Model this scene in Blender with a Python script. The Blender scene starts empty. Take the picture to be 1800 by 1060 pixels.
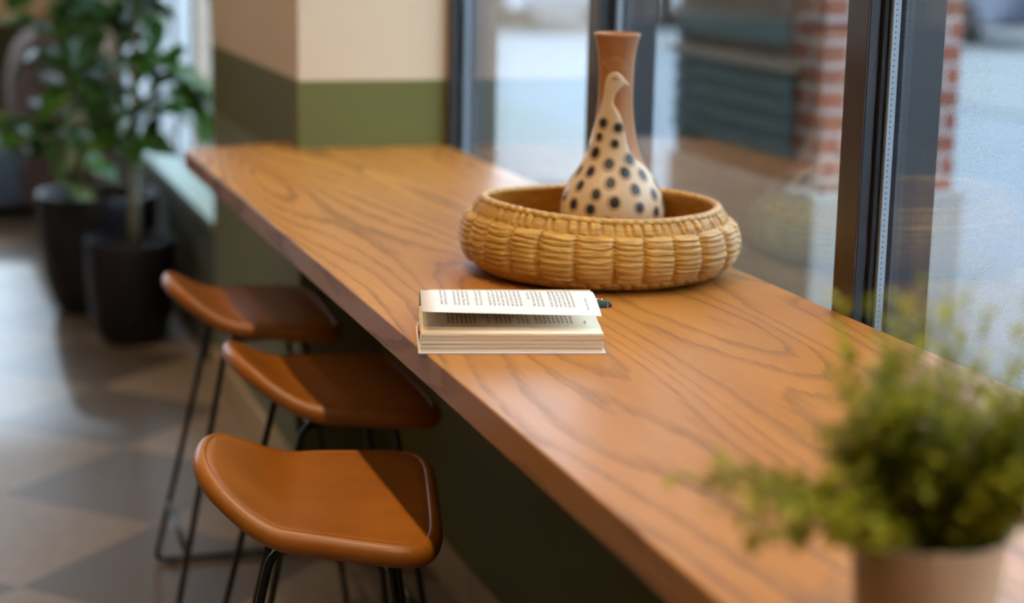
import bpy, math, random
import numpy as np
from mathutils import Vector, Matrix, Euler
from mathutils.geometry import delaunay_2d_cdt

random.seed(7)
PI = math.pi
scene = bpy.context.scene
COL = scene.collection
CT = 0.88            # counter top height
EYE = 1.404


# ------------------------------------------------------------------ helpers
def link(o, parent=None):
    COL.objects.link(o)
    if parent is not None:
        o.parent = parent
    return o


def tag(o, label=None, cat=None, group=None, kind=None):
    if label: o['label'] = label
    if cat: o['category'] = cat
    if group: o['group'] = group
    if kind: o['kind'] = kind
    return o


def empty(name, loc=(0, 0, 0), rz=0.0):
    o = bpy.data.objects.new(name, None)
    o.location = loc
    o.rotation_euler = (0, 0, rz)
    o.empty_display_size = 0.05
    return link(o)


class MB:
    """collects geometry, becomes one mesh object"""
    def __init__(self):
        self.v, self.f, self.m, self.uv = [], [], [], {}

    def add(self, vs, fs, mi=0):
        b = len(self.v)
        self.v.extend([tuple(map(float, p)) for p in vs])
        for f in fs:
            self.f.append(tuple(int(i) + b for i in f))
            self.m.append(mi)
        return b

    def box(self, x0, x1, y0, y1, z0, z1, mi=0):
        vs = [(x0, y0, z0), (x1, y0, z0), (x1, y1, z0), (x0, y1, z0), (x0, y0, z1), (x1, y0, z1), (x1, y1, z1), (x0, y1, z1)]
        self.add(vs, [(0, 3, 2, 1), (4, 5, 6, 7), (0, 1, 5, 4), (1, 2, 6, 5), (2, 3, 7, 6), (3, 0, 4, 7)], mi)

    def prism(self, poly, z0, z1, mi=0):
        n = len(poly)
        vs = [(x, y, z0) for x, y in poly] + [(x, y, z1) for x, y in poly]
        fs = [tuple(range(n - 1, -1, -1)), tuple(range(n, 2 * n))]
        fs += [(i, (i + 1) % n, n + (i + 1) % n, n + i) for i in range(n)]
        self.add(vs, fs, mi)

    def lathe(self, prof, seg=64, c=(0, 0), mi=0, cap0=True, cap1=True):
        b = []
        vs, fs = [], []
        for r, z in prof:
            for k in range(seg):
                a = 2 * PI * k / seg
                vs.append((c[0] + r * math.cos(a), c[1] + r * math.sin(a), z))
        for i in range(len(prof) - 1):
            for k in range(seg):
                k2 = (k + 1) % seg
                fs.append((i * seg + k, i * seg + k2, (i + 1) * seg + k2, (i + 1) * seg + k))
        if cap0: fs.append(tuple(range(seg - 1, -1, -1)))
        if cap1: fs.append(tuple(range((len(prof) - 1) * seg, len(prof) * seg)))
        self.add(vs, fs, mi)

    def tube(self, pts, r, seg=10, mi=0, closed=False, caps=True):
        pts = [Vector(p) for p in pts]
        n = len(pts)
        rr = r if isinstance(r, (list, tuple)) else [r] * n
        vs, fs = [], []
        up = None
        for i, p in enumerate(pts):
            if closed:
                t = (pts[(i + 1) % n] - pts[i - 1]).normalized()
            else:
                t = (pts[min(i + 1, n - 1)] - pts[max(i - 1, 0)]).normalized()
            if up is None:
                up = t.orthogonal().normalized()
            else:
                up = (up - t * up.dot(t))
                up = up.normalized() if up.length > 1e-6 else t.orthogonal().normalized()
            s = t.cross(up)
            for k in range(seg):
                a = 2 * PI * k / seg
                vs.append(p + (up * math.cos(a) + s * math.sin(a)) * rr[i])
        m = n if closed else n - 1
        for i in range(m):
            j = (i + 1) % n
            for k in range(seg):
                k2 = (k + 1) % seg
                fs.append((i * seg + k, i * seg + k2, j * seg + k2, j * seg + k))
        if caps and not closed:
            fs.append(tuple(range(seg - 1, -1, -1)))
            fs.append(tuple(range((n - 1) * seg, n * seg)))
        self.add(vs, fs, mi)

    def build(self, name, mats, parent=None, smooth=True, angle=40, bevel=0.0, bseg=2):
        me = bpy.data.meshes.new(name)
        me.from_pydata(self.v, [], self.f)
        if not isinstance(mats, (list, tuple)):
            mats = [mats]
        for m in mats:
            me.materials.append(m)
        me.polygons.foreach_set('material_index', self.m)
        me.polygons.foreach_set('use_smooth', [smooth] * len(self.f))
        me.update()
        if smooth and angle < 179:
            me.set_sharp_from_angle(angle=math.radians(angle))
        o = bpy.data.objects.new(name, me)
        link(o, parent)
        if bevel:
            b = o.modifiers.new('bevel', 'BEVEL')
            b.width = bevel
            b.segments = bseg
            b.limit_method = 'ANGLE'
        return o


def fillet(pts, r, n=6):
    """round the corners of an open polyline"""
    P = [Vector(p) for p in pts]
    out = [P[0]]
    for i in range(1, len(P) - 1):
        a, b, c = P[i - 1], P[i], P[i + 1]
        d1, d2 = (a - b), (c - b)
        l = min(r, d1.length * .45, d2.length * .45)
        s, e = b + d1.normalized() * l, b + d2.normalized() * l
        for k in range(n + 1):
            t = k / n
            out.append((1 - t) ** 2 * s + 2 * t * (1 - t) * b + t * t * e)
    out.append(P[-1])
    return out


# ------------------------------------------------------------------ materials
class NT:
    def __init__(self, name):
        self.mat = bpy.data.materials.new(name)
        self.mat.use_nodes = True
        self.t = self.mat.node_tree
        self.t.nodes.clear()
        self.out = self.t.nodes.new('ShaderNodeOutputMaterial')

    def n(self, typ, **kw):
        nd = self.t.nodes.new(typ)
        for k, v in kw.items():
            if k.startswith('i_'):
                key = k[2:]
                nd.inputs[int(key) if key.isdigit() else key.replace('_', ' ')].default_value = v
            else:
                setattr(nd, k, v)
        return nd

    def l(self, a, b):
        self.t.links.new(a, b)

    def math(self, op, a, b=None, c=None, clamp=False):
        nd = self.t.nodes.new('ShaderNodeMath')
        nd.operation = op
        nd.use_clamp = clamp
        for i, x in enumerate((a, b, c)):
            if x is None: continue
            if isinstance(x, (int, float)):
                nd.inputs[i].default_value = x
            else:
                self.l(x, nd.inputs[i])
        return nd.outputs[0]

    def mix(self, fac, a, b, blend='MIX'):
        nd = self.t.nodes.new('ShaderNodeMix')
        nd.data_type = 'RGBA'
        nd.blend_type = blend
        for key, x in ((0, fac), (6, a), (7, b)):
            if isinstance(x, (int, float)):
                nd.inputs[key].default_value = x
            elif isinstance(x, tuple):
                nd.inputs[key].default_value = (*x, 1) if len(x) == 3 else x
            else:
                self.l(x, nd.inputs[key])
        return nd.outputs[2]

    def ramp(self, fac, stops):
        nd = self.t.nodes.new('ShaderNodeValToRGB')
        el = nd.color_ramp.elements
        while len(el) < len(stops): el.new(0.5)
        for e, (p, c) in zip(el, stops):
            e.position = p
            e.color = (*c, 1) if len(c) == 3 else c
        self.l(fac, nd.inputs[0])
        return nd.outputs[0]

    def coords(self, kind='Object', scale=(1, 1, 1), rot=(0, 0, 0), loc=(0, 0, 0)):
        tc = self.n('ShaderNodeTexCoord')
        mp = self.n('ShaderNodeMapping')
        mp.inputs['Scale'].default_value = scale
        mp.inputs['Rotation'].default_value = rot
        mp.inputs['Location'].default_value = loc
        self.l(tc.outputs[kind], mp.inputs[0])
        return mp.outputs[0]

    def noise(self, vec, scale=5, detail=3, rough=.5, dist=0.0, fac=True):
        nd = self.n('ShaderNodeTexNoise')
        nd.inputs['Scale'].default_value = scale
        nd.inputs['Detail'].default_value = detail
        nd.inputs['Roughness'].default_value = rough
        nd.inputs['Distortion'].default_value = dist
        self.l(vec, nd.inputs['Vector'])
        return nd.outputs[0] if fac else nd.outputs[1]

    def bsdf(self, color, rough=.5, spec=.5, metal=0.0, normal=None, **kw):
        b = self.n('ShaderNodeBsdfPrincipled')
        for key, x in (('Base Color', color), ('Roughness', rough), ('Specular IOR Level', spec), ('Metallic', metal)):
            if isinstance(x, (int, float)):
                b.inputs[key].default_value = x
            elif isinstance(x, tuple):
                b.inputs[key].default_value = (*x, 1)
            else:
                self.l(x, b.inputs[key])
        for k, v in kw.items():
            b.inputs[k.replace('_', ' ')].default_value = v
        if normal is not None: self.l(normal, b.inputs['Normal'])
        self.l(b.outputs[0], self.out.inputs[0])
        return b

    def bump(self, h, strength=.3, dist=.002):
        nd = self.n('ShaderNodeBump')
        nd.inputs['Strength'].default_value = strength
        nd.inputs['Distance'].default_value = dist
        self.l(h, nd.inputs['Height'])
        return nd.outputs[0]


def simple(name, color, rough=.5, spec=.5, metal=0.0, var=.12, scale=8, bump=0.0, bscale=80, **kw):
    m = NT(name)
    v = m.coords('Object')
    n = m.noise(v, scale, 4)
    dark = tuple(c * (1 - var) for c in color)
    lite = tuple(min(1, c * (1 + var)) for c in color)
    c = m.ramp(n, [(.3, dark), (.7, lite)])
    nrm = m.bump(m.noise(v, bscale, 3), bump, .001) if bump else None
    m.bsdf(c, rough, spec, metal, nrm, **kw)
    return m.mat


def mat_oak(name):
    m = NT(name)
    base = m.coords('Object', scale=(1, 1, 1))
    # growth-ring contours: level lines of a smooth noise drawn out along the board
    v1 = m.coords('Object', scale=(4.2, .62, 4.2), loc=(.35, .2, 0))
    big = m.noise(v1, 1.0, 1.2, .4, .25)
    vj = m.coords('Object', scale=(60, 9, 60))
    jag = m.noise(vj, 1.0, 3, .6)
    lev = m.math('ADD', m.math('MULTIPLY', big, 18.0), m.math('MULTIPLY', jag, .55))
    fr = m.math('FRACT', lev)
    line = m.ramp(fr, [(0, (1, 1, 1)), (.12, (.8, .8, .8)), (.34, (0, 0, 0)), (.92, (0, 0, 0)), (1, (1, 1, 1))])
    # open pores: short dashes along the grain
    vp = m.coords('Object', scale=(420, 16, 420))
    pore = m.noise(vp, 1.0, 2, .6)
    pore = m.ramp(pore, [(.42, (0, 0, 0)), (.60, (1, 1, 1))])
    vw = m.coords('Object', scale=(2.2, .8, 2.2))
    wt = m.ramp(m.noise(vw, 1.0, 2), [(.30, (.5, .5, .5)), (.6, (1, 1, 1))])
    ln = m.math('MULTIPLY', m.math('MULTIPLY', line, m.math('ADD', m.math('MULTIPLY', pore, .5), .5)), wt)
    fine = m.math('MULTIPLY', pore, .16)
    tone = m.ramp(m.noise(m.coords('Object', scale=(9, .9, 9)), 1.0, 3), [(.3, (.385, .150, .025)), (.7, (.50, .212, .040))])
    c1 = m.mix(m.math('MULTIPLY', ln, .92), tone, (.092, .035, .011))
    c2 = m.mix(fine, c1, (.22, .085, .02))
    nrm = m.bump(m.math('SUBTRACT', 1.0, m.math('ADD', ln, fine)), .12, .0006)
    r = m.math('ADD', .34, m.math('MULTIPLY', ln, .12))
    m.bsdf(c2, r, .38, 0, nrm)
    return m.mat


def mat_leather():
    m = NT('tan_leather')
    v = m.coords('Object')
    n = m.noise(v, 9, 4)
    c = m.ramp(n, [(.3, (.29, .088, .006)), (.7, (.39, .128, .009))])
    vor = m.n('ShaderNodeTexVoronoi')
    vor.inputs['Scale'].default_value = 420
    m.l(v, vor.inputs['Vector'])
    h = m.math('ADD', vor.outputs[0], m.math('MULTIPLY', m.noise(v, 60, 3), 1.5))
    m.bsdf(c, .40, .55, 0, m.bump(h, .12, .0006))
    return m.mat


def mat_twotone(name, low, high, zsplit, rough=.75):
    m = NT(name)
    g = m.n('ShaderNodeNewGeometry')
    s = m.n('ShaderNodeSeparateXYZ')
    m.l(g.outputs['Position'], s.inputs[0])
    f = m.math('GREATER_THAN', s.outputs[2], zsplit)
    n = m.noise(m.coords('Object'), 3, 3)
    c = m.mix(f, low, high)
    c = m.mix(m.math('MULTIPLY', n, .10), c, (0.02, .02, .02))
    m.bsdf(c, rough, .35, 0, m.bump(m.noise(m.coords('Object'), 220, 2), .06, .001))
    return m.mat


def mat_floor():
    m = NT('cork_tile_floor')
    a = .467
    v = m.coords('Object', rot=(0, 0, math.radians(45)))
    tc = m.n('ShaderNodeTexCoord')
    s0 = m.n('ShaderNodeSeparateXYZ')
    m.l(tc.outputs['Object'], s0.inputs[0])
    # rotated tile grid, one left corner of a dark tile at (0.17, 4.40)
    X = m.math('SUBTRACT', s0.outputs[0], .166)
    Y = m.math('SUBTRACT', s0.outputs[1], 4.415)
    k = 1 / (a * math.sqrt(2))
    p = m.math('MULTIPLY', m.math('ADD', X, Y), k)
    q = m.math('MULTIPLY', m.math('SUBTRACT', X, Y), k)
    fp, fq = m.math('FLOOR', p), m.math('FLOOR', q)
    cb = m.n('ShaderNodeCombineXYZ')
    m.l(fp, cb.inputs[0]); m.l(fq, cb.inputs[1])
    wn = m.n('ShaderNodeTexWhiteNoise', noise_dimensions='2D')
    m.l(cb.outputs[0], wn.inputs['Vector'])
    par = m.math('ABSOLUTE', m.math('MODULO', m.math('ADD', fp, fq), 2.0))
    par = m.math('GREATER_THAN', par, .5)
    ca = m.ramp(wn.outputs[0], [(0, (.095, .066, .044)), (1, (.145, .104, .072))])
    cc = m.ramp(wn.outputs[0], [(0, (.24, .172, .114)), (1, (.32, .235, .162))])
    c = m.mix(par, ca, cc)
    n1 = m.noise(m.coords('Object'), 26, 5, .65)
    n2 = m.noise(m.coords('Object'), 160, 2, .6)
    c = m.mix(m.math('MULTIPLY', m.ramp(n1, [(.35, (0, 0, 0)), (.7, (1, 1, 1))]), .30), c, (.07, .055, .04))
    c = m.mix(m.math('MULTIPLY', m.ramp(n2, [(.5, (0, 0, 0)), (.75, (1, 1, 1))]), .25), c, (.45, .38, .30))
    m.bsdf(c, .40, .45, 0, m.bump(n1, .03, .001))
    return m.mat


def mat_brick():
    m = NT('red_brick')
    tc = m.n('ShaderNodeTexCoord')
    s = m.n('ShaderNodeSeparateXYZ')
    m.l(tc.outputs['Object'], s.inputs[0])
    cb = m.n('ShaderNodeCombineXYZ')
    m.l(m.math('ADD', s.outputs[0], s.outputs[1]), cb.inputs[0])
    m.l(s.outputs[2], cb.inputs[1])
    b = m.n('ShaderNodeTexBrick')
    b.inputs['Scale'].default_value = 1
    b.inputs['Brick Width'].default_value = .215
    b.inputs['Row Height'].default_value = .0677
    b.inputs['Mortar Size'].default_value = .0085
    b.inputs['Mortar Smooth'].default_value = .1
    b.inputs['Color1'].default_value = (.30, .085, .05, 1)
    b.inputs['Color2'].default_value = (.20, .07, .048, 1)
    b.inputs['Mortar'].default_value = (.38, .35, .34, 1)
    m.l(cb.outputs[0], b.inputs['Vector'])
    c = m.mix(m.math('MULTIPLY', m.noise(m.coords('Object'), 30, 4), .4), b.outputs[0], (.1, .045, .03))
    m.bsdf(c, .85, .3, 0, m.bump(b.outputs[1], -.4, .004))
    return m.mat


def mat_glass():
    m = NT('window_glass')
    lw = m.n('ShaderNodeLayerWeight')
    lw.inputs[0].default_value = .5
    f5 = m.math('POWER', lw.outputs[1], 5.0)
    r = m.math('ADD', m.math('MULTIPLY', f5, .94), .045)
    tr = m.n('ShaderNodeBsdfTransparent')
    tr.inputs[0].default_value = (.98, .99, .992, 1)
    gl = m.n('ShaderNodeBsdfGlossy')
    gl.inputs['Roughness'].default_value = .0
    gl.inputs[0].default_value = (.95, .97, 1, 1)
    mx = m.n('ShaderNodeMixShader')
    m.l(r, mx.inputs[0]); m.l(tr.outputs[0], mx.inputs[1]); m.l(gl.outputs[0], mx.inputs[2])
    m.l(mx.outputs[0], m.out.inputs[0])
    return m.mat


def mat_film(name='perforated_film', ax=1):
    """perforated window film: dark sheet full of tiny round holes in staggered rows"""
    m = NT(name)
    tc = m.n('ShaderNodeTexCoord')
    s = m.n('ShaderNodeSeparateXYZ')
    m.l(tc.outputs['Object'], s.inputs[0])
    k = 2 * PI / .0047
    a = m.math('COSINE', m.math('MULTIPLY', s.outputs[ax], k))
    b = m.math('COSINE', m.math('MULTIPLY', s.outputs[2], 2 * PI / .0027))
    h = m.math('ADD', m.math('MULTIPLY', a, b), .5)
    f = m.math('MULTIPLY', m.math('SUBTRACT', h, .20), 4.0, clamp=True)
    tr = m.n('ShaderNodeBsdfTransparent')
    df = m.n('ShaderNodeBsdfDiffuse')
    df.inputs[0].default_value = (.05, .053, .06, 1)
    mx = m.n('ShaderNodeMixShader')
    m.l(f, mx.inputs[0]); m.l(df.outputs[0], mx.inputs[1]); m.l(tr.outputs[0], mx.inputs[2])
    m.l(mx.outputs[0], m.out.inputs[0])
    return m.mat


def mat_straw(name, tint=1.0):
    m = NT(name)
    v = m.coords('UV', scale=(30, 40, 1))
    n = m.noise(v, 1.0, 3, .6)
    v2 = m.coords('UV', scale=(24, 11, 1))
    n2 = m.noise(v2, 1.0, 2, .5)
    c = m.ramp(n, [(.30, (.25 * tint, .10 * tint, .008 * tint)), (.48, (.50 * tint, .245 * tint, .030 * tint)), (.68, (.70 * tint, .42 * tint, .088 * tint))])
    c = m.mix(m.math('MULTIPLY', m.ramp(n2, [(.35, (0, 0, 0)), (.7, (1, 1, 1))]), .45), c, (.58, .31, .05))
    m.bsdf(c, .45, .5, 0, m.bump(m.noise(m.coords('UV', scale=(40, 300, 1)), 1.0, 2), .5, .0016), Coat_Weight=.30, Coat_Roughness=.38)
    return m.mat


def mat_leafy(name, dark, lite, rough=.35, trans=.25, scale=14):
    m = NT(name)
    n = m.noise(m.coords('Object'), scale, 2)
    c = m.ramp(n, [(.32, dark), (.68, lite)])
    b = m.n('ShaderNodeBsdfPrincipled')
    m.l(c, b.inputs['Base Color'])
    b.inputs['Roughness'].default_value = rough
    t = m.n('ShaderNodeBsdfTranslucent')
    m.l(c, t.inputs[0])
    mx = m.n('ShaderNodeMixShader')
    mx.inputs[0].default_value = trans
    m.l(b.outputs[0], mx.inputs[1]); m.l(t.outputs[0], mx.inputs[2])
    m.l(mx.outputs[0], m.out.inputs[0])
    return m.mat


def mat_pages():
    m = NT('page_edges')
    v = m.coords('Object', scale=(2, 30, 900))
    n = m.noise(v, 1.0, 2, .6)
    c = m.ramp(n, [(.3, (.60, .47, .31)), (.55, (.82, .70, .52)), (.8, (.90, .80, .64))])
    m.bsdf(c, .8, .2, 0, m.bump(n, .25, .0008))
    return m.mat


M = {}
M['oak'] = mat_oak('oak_veneer')
M['leather'] = mat_leather()
M['floor'] = mat_floor()
M['brick'] = mat_brick()
M['glass'] = mat_glass()
M['film'] = mat_film()
M['film_side'] = mat_film('perforated_film_side', 0)
M['straw'] = mat_straw('seagrass_weave')
M['straw_rim'] = mat_straw('seagrass_rim', .95)
M['page_edge'] = mat_pages()
OLIVE = (.135, .128, .030)
CREAM = (.70, .53, .36)
M['wall'] = mat_twotone('olive_and_cream_paint', OLIVE, CREAM, CT + .157)
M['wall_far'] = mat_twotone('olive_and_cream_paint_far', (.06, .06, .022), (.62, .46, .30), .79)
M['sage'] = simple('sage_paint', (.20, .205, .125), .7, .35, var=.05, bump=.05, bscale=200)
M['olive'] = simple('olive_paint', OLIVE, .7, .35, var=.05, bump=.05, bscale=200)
M['cream'] = simple('cream_paint', (.66, .48, .32), .8, .3, var=.04)
M['ceiling'] = simple('ceiling_paint', (.72, .68, .62), .9, .2, var=.03)
M['lightwood'] = simple('pale_wood_trim', (.52, .36, .18), .5, .4, var=.15, scale=5)
M['sill'] = simple('pale_green_sill', (.22, .34, .25), .4, .5, var=.05)
M['lowwall'] = simple('grey_green_paint', (.10, .105, .085), .7, .3, var=.05)
M['warm_face'] = simple('frame_warm_face', (.045, .030, .022), .32, .5, var=.08, scale=20)
M['blackframe'] = simple('black_frame', (.012, .012, .017), .38, .5, var=.1, scale=20)
M['gasket'] = simple('black_gasket', (.006, .006, .007), .6, .3, var=.1)
M['spacer_grey'] = simple('grey_frame', (.20, .24, .29), .45, .5, var=.05)
M['spacer'] = None
M['blackmetal'] = simple('black_powdercoat', (.010, .009, .009), .35, .5, var=.1, scale=30)
M['terracotta'] = simple('terracotta_glaze', (.38, .155, .050), .34, .5, var=.07, scale=12, bump=.03, bscale=150)
M['slip'] = simple('cream_slip', (.64, .46, .28), .30, .5, var=.05, scale=14)
M['halo'] = simple('brown_halo', (.42, .27, .14), .35, .5, var=.15, scale=90)
M['dot'] = simple('black_dot', (.022, .021, .026), .35, .5, var=.2, scale=60)
M['gold'] = simple('gold_eye', (.34, .20, .012), .3, .5, var=.1)
M['crest'] = simple('crest_line', (.56, .25, .095), .4, .5, var=.1)
M['paper_white'] = simple('white_page', (.72, .68, .66), .75, .2, var=.02)
M['paper_cream'] = simple('cream_page', (.82, .69, .49), .8, .2, var=.03)
M['cover'] = simple('book_cover', (.70, .64, .64), .35, .5, var=.04)
M['coverred'] = simple('red_print', (.55, .06, .04), .4, .5, var=.1)
M['ink_pale'] = simple('grey_ink', (.20, .185, .18), .7, .2, var=.1)
M['ink'] = simple('ink', (.045, .04, .038), .7, .2, var=.1)
M['teal'] = simple('teal_lacquer', (.010, .060, .070), .22, .6, var=.1)
M['chrome'] = simple('chrome', (.75, .75, .75), .15, .5, 1.0, var=.04)
M['rubber'] = simple('black_rubber', (.012, .012, .016), .35, .5, var=.1)
M['potblack'] = simple('matt_black_planter', (.014, .014, .022), .42, .45, var=.12, scale=6)
M['soil'] = simple('potting_soil', (.035, .026, .020), .9, .2, var=.4, scale=40, bump=.8, bscale=60)
M['trunk'] = simple('pale_bark', (.50, .52, .40), .7, .3, var=.2, scale=25, bump=.4, bscale=60)
M['stem_brown'] = simple('brown_stem', (.26, .17, .12), .7, .3, var=.2, scale=25)
M['leaf_dark'] = mat_leafy('dark_green_leaf', (.018, .065, .014), (.055, .15, .025), .28, .28)
M['leaf_mid'] = mat_leafy('mid_green_leaf', (.04, .14, .02), (.12, .27, .035), .30, .35)
M['leaf_lime'] = mat_leafy('yellow_green_leaf', (.16, .24, .02), (.26, .33, .04), .35, .35)
M['herb_dark'] = mat_leafy('olive_green_leaf', (.165, .17, .003), (.31, .31, .006), .65, .50, 60)
M['herb_lite'] = mat_leafy('lime_leaf', (.36, .35, .015), (.52, .50, .02), .65, .5, 60)
M['claypot'] = simple('blush_clay', (.60, .40, .24), .6, .35, var=.05, scale=12, bump=.1)
M['chair_back'] = simple('mauve_brown_fabric', (.20, .135, .115), .85, .2, var=.12, scale=40, bump=.2)
M['chair_seat'] = simple('slate_fabric', (.12, .15, .19), .8, .25, var=.1, scale=40, bump=.2)
M['darkwood'] = simple('dark_wood', (.02, .015, .012), .5, .4, var=.15)
M['teal_fabric'] = simple('teal_upholstery', (.05, .13, .125), .8, .25, var=.1, scale=40, bump=.2)
M['brownclad'] = simple('brown_cladding', (.11, .08, .068), .8, .3, var=.25, scale=9)
M['darkteal'] = simple('dark_teal_band', (.06, .095, .095), .6, .3, var=.1)
M['tanband'] = simple('tan_band', (.20, .135, .075), .5, .4, var=.15)
M['pavement'] = simple('pale_concrete', (.150, .156, .157), .85, .25, var=.06, scale=1.2)
M['asphalt'] = simple('wet_asphalt', (.088, .105, .122), .6, .35, var=.07, scale=.8)
M['concrete'] = simple('grey_concrete', (.28, .28, .27), .85, .25, var=.1, scale=5)
M['darkslab'] = simple('dark_slab', (.10, .11, .12), .7, .3, var=.15)
M['facade'] = simple('facade_render', (.42, .36, .32), .9, .2, var=.12, scale=.7)
M['facade_glass'] = simple('facade_glass', (.05, .06, .08), .15, .6, var=.2)
M['carnavy'] = simple('navy_paint', (.02, .035, .075), .2, .6, var=.05)
M['cargrey'] = simple('grey_paint', (.22, .23, .25), .25, .6, var=.05)
M['carwhite'] = simple('white_paint', (.75, .77, .8), .25, .6, var=.03)
M['tyre'] = simple('tyre', (.015, .015, .017), .8, .2, var=.1)
M['carglass'] = simple('car_glass', (.02, .025, .03), .05, .6, var=.1)
M['taillight'] = simple('tail_lamp', (.6, .03, .04), .2, .6, var=.1)


def mat_spacer():
    m = NT('spacer_bar')
    tc = m.n('ShaderNodeTexCoord')
    s = m.n('ShaderNodeSeparateXYZ')
    m.l(tc.outputs['Object'], s.inputs[0])
    fz = m.math('ABSOLUTE', m.math('SUBTRACT', m.math('FRACT', m.math('MULTIPLY', s.outputs[2], 1 / .0075)), .5))
    fx = m.math('ABSOLUTE', m.math('SUBTRACT', m.math('FRACT', m.math('MULTIPLY', m.math('SUBTRACT', s.outputs[0], 1.2515), 1 / .0075)), .5))
    d = m.math('MULTIPLY', m.math('LESS_THAN', fz, .14), m.math('LESS_THAN', fx, .14))
    m.bsdf(m.mix(d, (.36, .42, .48), (.05, .06, .08)), .45, .5, .0)
    return m.mat


M['spacer'] = mat_spacer()

# ------------------------------------------------------------------ the room
def struct(name, mb, mat, **kw):
    kw.setdefault('smooth', False)
    o = mb.build(name, mat, **kw)
    o['kind'] = 'structure'
    return o


XW = 1.218       # room side of the window frames
b = MB(); b.box(-4.2, 1.30, -3.0, 8.42, -.12, 0); b.box(-4.2, .90, 8.42, 11.5, -.12, 0); struct('floor', b, M['floor'])
b = MB(); b.box(-4.2, 1.5, -3.0, 11.5, 3.1, 3.2); struct('ceiling', b, M['ceiling'])
b = MB(); b.box(-4.2, -4.0, -3.0, 11.5, 0, 3.1); struct('wall_left', b, M['wall_far'])
b = MB(); b.box(-4.0, 1.30, -3.0, -2.85, 0, 3.1); struct('wall_front', b, M['cream'])
b = MB()
b.box(-4.0, .87, 11.3, 11.5, 0, .98); b.box(-4.0, .87, 11.3, 11.5, 2.06, 3.1); b.box(-4.0, -2.4, 11.3, 11.5, .98, 2.06)
struct('wall_back', b, M['wall_far'])
e = empty('window_12'); e['kind'] = 'structure'
b = MB(); b.box(-2.4, .87, 11.40, 11.41, .98, 2.06); b.build('pane', M['glass'], e, smooth=False)
b = MB()
for x in (-2.4, -1.3, -.2, .82): b.box(x, x + .05, 11.36, 11.44, .98, 2.06)
b.box(-2.4, .87, 11.36, 11.44, .98, 1.02); b.box(-2.4, .87, 11.36, 11.44, 2.02, 2.06)
b.build('frame', M['blackframe'], e, smooth=False)
b = MB(); b.box(.855, 1.34, 4.13, 5.40, CT - .041, 3.1); struct('wall_pillar', b, M['wall'])
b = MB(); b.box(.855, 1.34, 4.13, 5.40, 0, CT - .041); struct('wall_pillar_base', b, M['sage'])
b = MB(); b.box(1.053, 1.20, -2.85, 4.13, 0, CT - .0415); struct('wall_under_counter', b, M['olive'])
b = MB(); b.box(.87, .93, 5.40, 8.4, 0, .47); struct('wall_low', b, M['lowwall'])
b = MB(); b.box(.87, .90, 8.4, 11.3, 0, 3.1); struct('wall_side', b, M['cream'])
b = MB(); b.box(.845, .95, 5.401, 8.399, .47, .50); struct('trim_sill', b, M['sill'], bevel=.004)
b = MB(); b.box(1.040, 1.053, -2.85, 4.13, 0, .10); struct('baseboard_right', b, M['lightwood'], bevel=.003)
b = MB(); b.box(.841, .855, 4.117, 5.40, 0, .11); b.box(.841, 1.04, 4.117, 4.13, 0, .11)
struct('baseboard_pillar', b, M['lightwood'], bevel=.003)
b = MB(); b.box(1.10, 1.42, -3.0, 4.13, 2.75, 3.1); struct('trim_header', b, M['blackframe'])


def mullion(k, y1, dx=0.0):
    """aluminium mullion whose room face spans y1-.057 .. y1"""
    m = MB()
    ya, yb = y1 - .057, y1
    z0, z1 = .0, 2.75
    m.box(XW, XW + .003, ya, yb, z0, z1, 0)                 # room face, reflected room warmth put into its brown
    m.box(XW + .003, 1.246, ya + .0005, yb - .0005, z0, z1, 1)
    m.box(1.246, 1.2668, ya + .012, yb - .012, z0, z1, 2)   # thermal break
    m.box(1.2668, 1.330, ya - .012, yb + .012, z0, z1, 1)   # outside cap
    for s, y in ((-1, ya), (1, yb)):
        lo, hi = sorted((y, y + s * .006))
        m.box(1.238, 1.2455, lo, hi, z0, z1, 2)             # gaskets
    m.v = [(x + dx, y, z) for x, y, z in m.v]
    struct('trim_%d' % k, m, [M['warm_face'], M['blackframe'], M['gasket']], bevel=.001, bseg=1)


for k, y in enumerate((.0, .98 + .21, 2.204, 3.20, 4.165)):
    mullion(k + 1, y)
for k, y in enumerate((5.46, 6.9)):
    mullion(k + 6, y)


def window(k, ya, yb, z0=.03, z1=2.75, film=True, dx=0.0):
    e = empty('window_%d' % k, (1.26, (ya + yb) / 2, z0)); e['kind'] = 'structure'
    e.location = (dx, 0, 0)
    m = MB(); m.box(1.246, 1.2505, ya, yb, z0, z1); m.build('inner_pane', M['glass'], e, smooth=False)
    m = MB(); m.box(1.2620, 1.2665, ya, yb, z0, z1); m.build('outer_pane', M['glass'], e, smooth=False)
    m = MB()
    m.box(1.2508, 1.2617, ya + .001, ya + .009, z0, z1); m.box(1.2508, 1.2617, yb - .009, yb - .001, z0, z1)
    m.build('spacer', M['spacer'], e, smooth=False)
    m = MB(); m.box(XW, 1.33, ya, yb, -.02, z0); m.box(XW, 1.33, ya, yb, z1 - .06, z1 + .0)
    m.build('frame', M['blackframe'], e, smooth=False)
    if film:
        m = MB(); x = 1.2668
        m.add([(x, ya + .003, z0), (x, yb - .003, z0), (x, yb - .003, z1), (x, ya + .003, z1)], [(0, 1, 2, 3)])
        m.build('mesh_film', M['film'], e, smooth=False)
    return e


window(1, 2.204, 3.143)
window(2, 1.19, 2.147)
window(3, 3.20, 4.108, film=False)
window(4, .0, 1.133)
window(5, -2.85, -.057)
window(6, 5.46, 6.843, z1=3.1)
window(7, 6.90, 8.36, z1=3.1)
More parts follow.
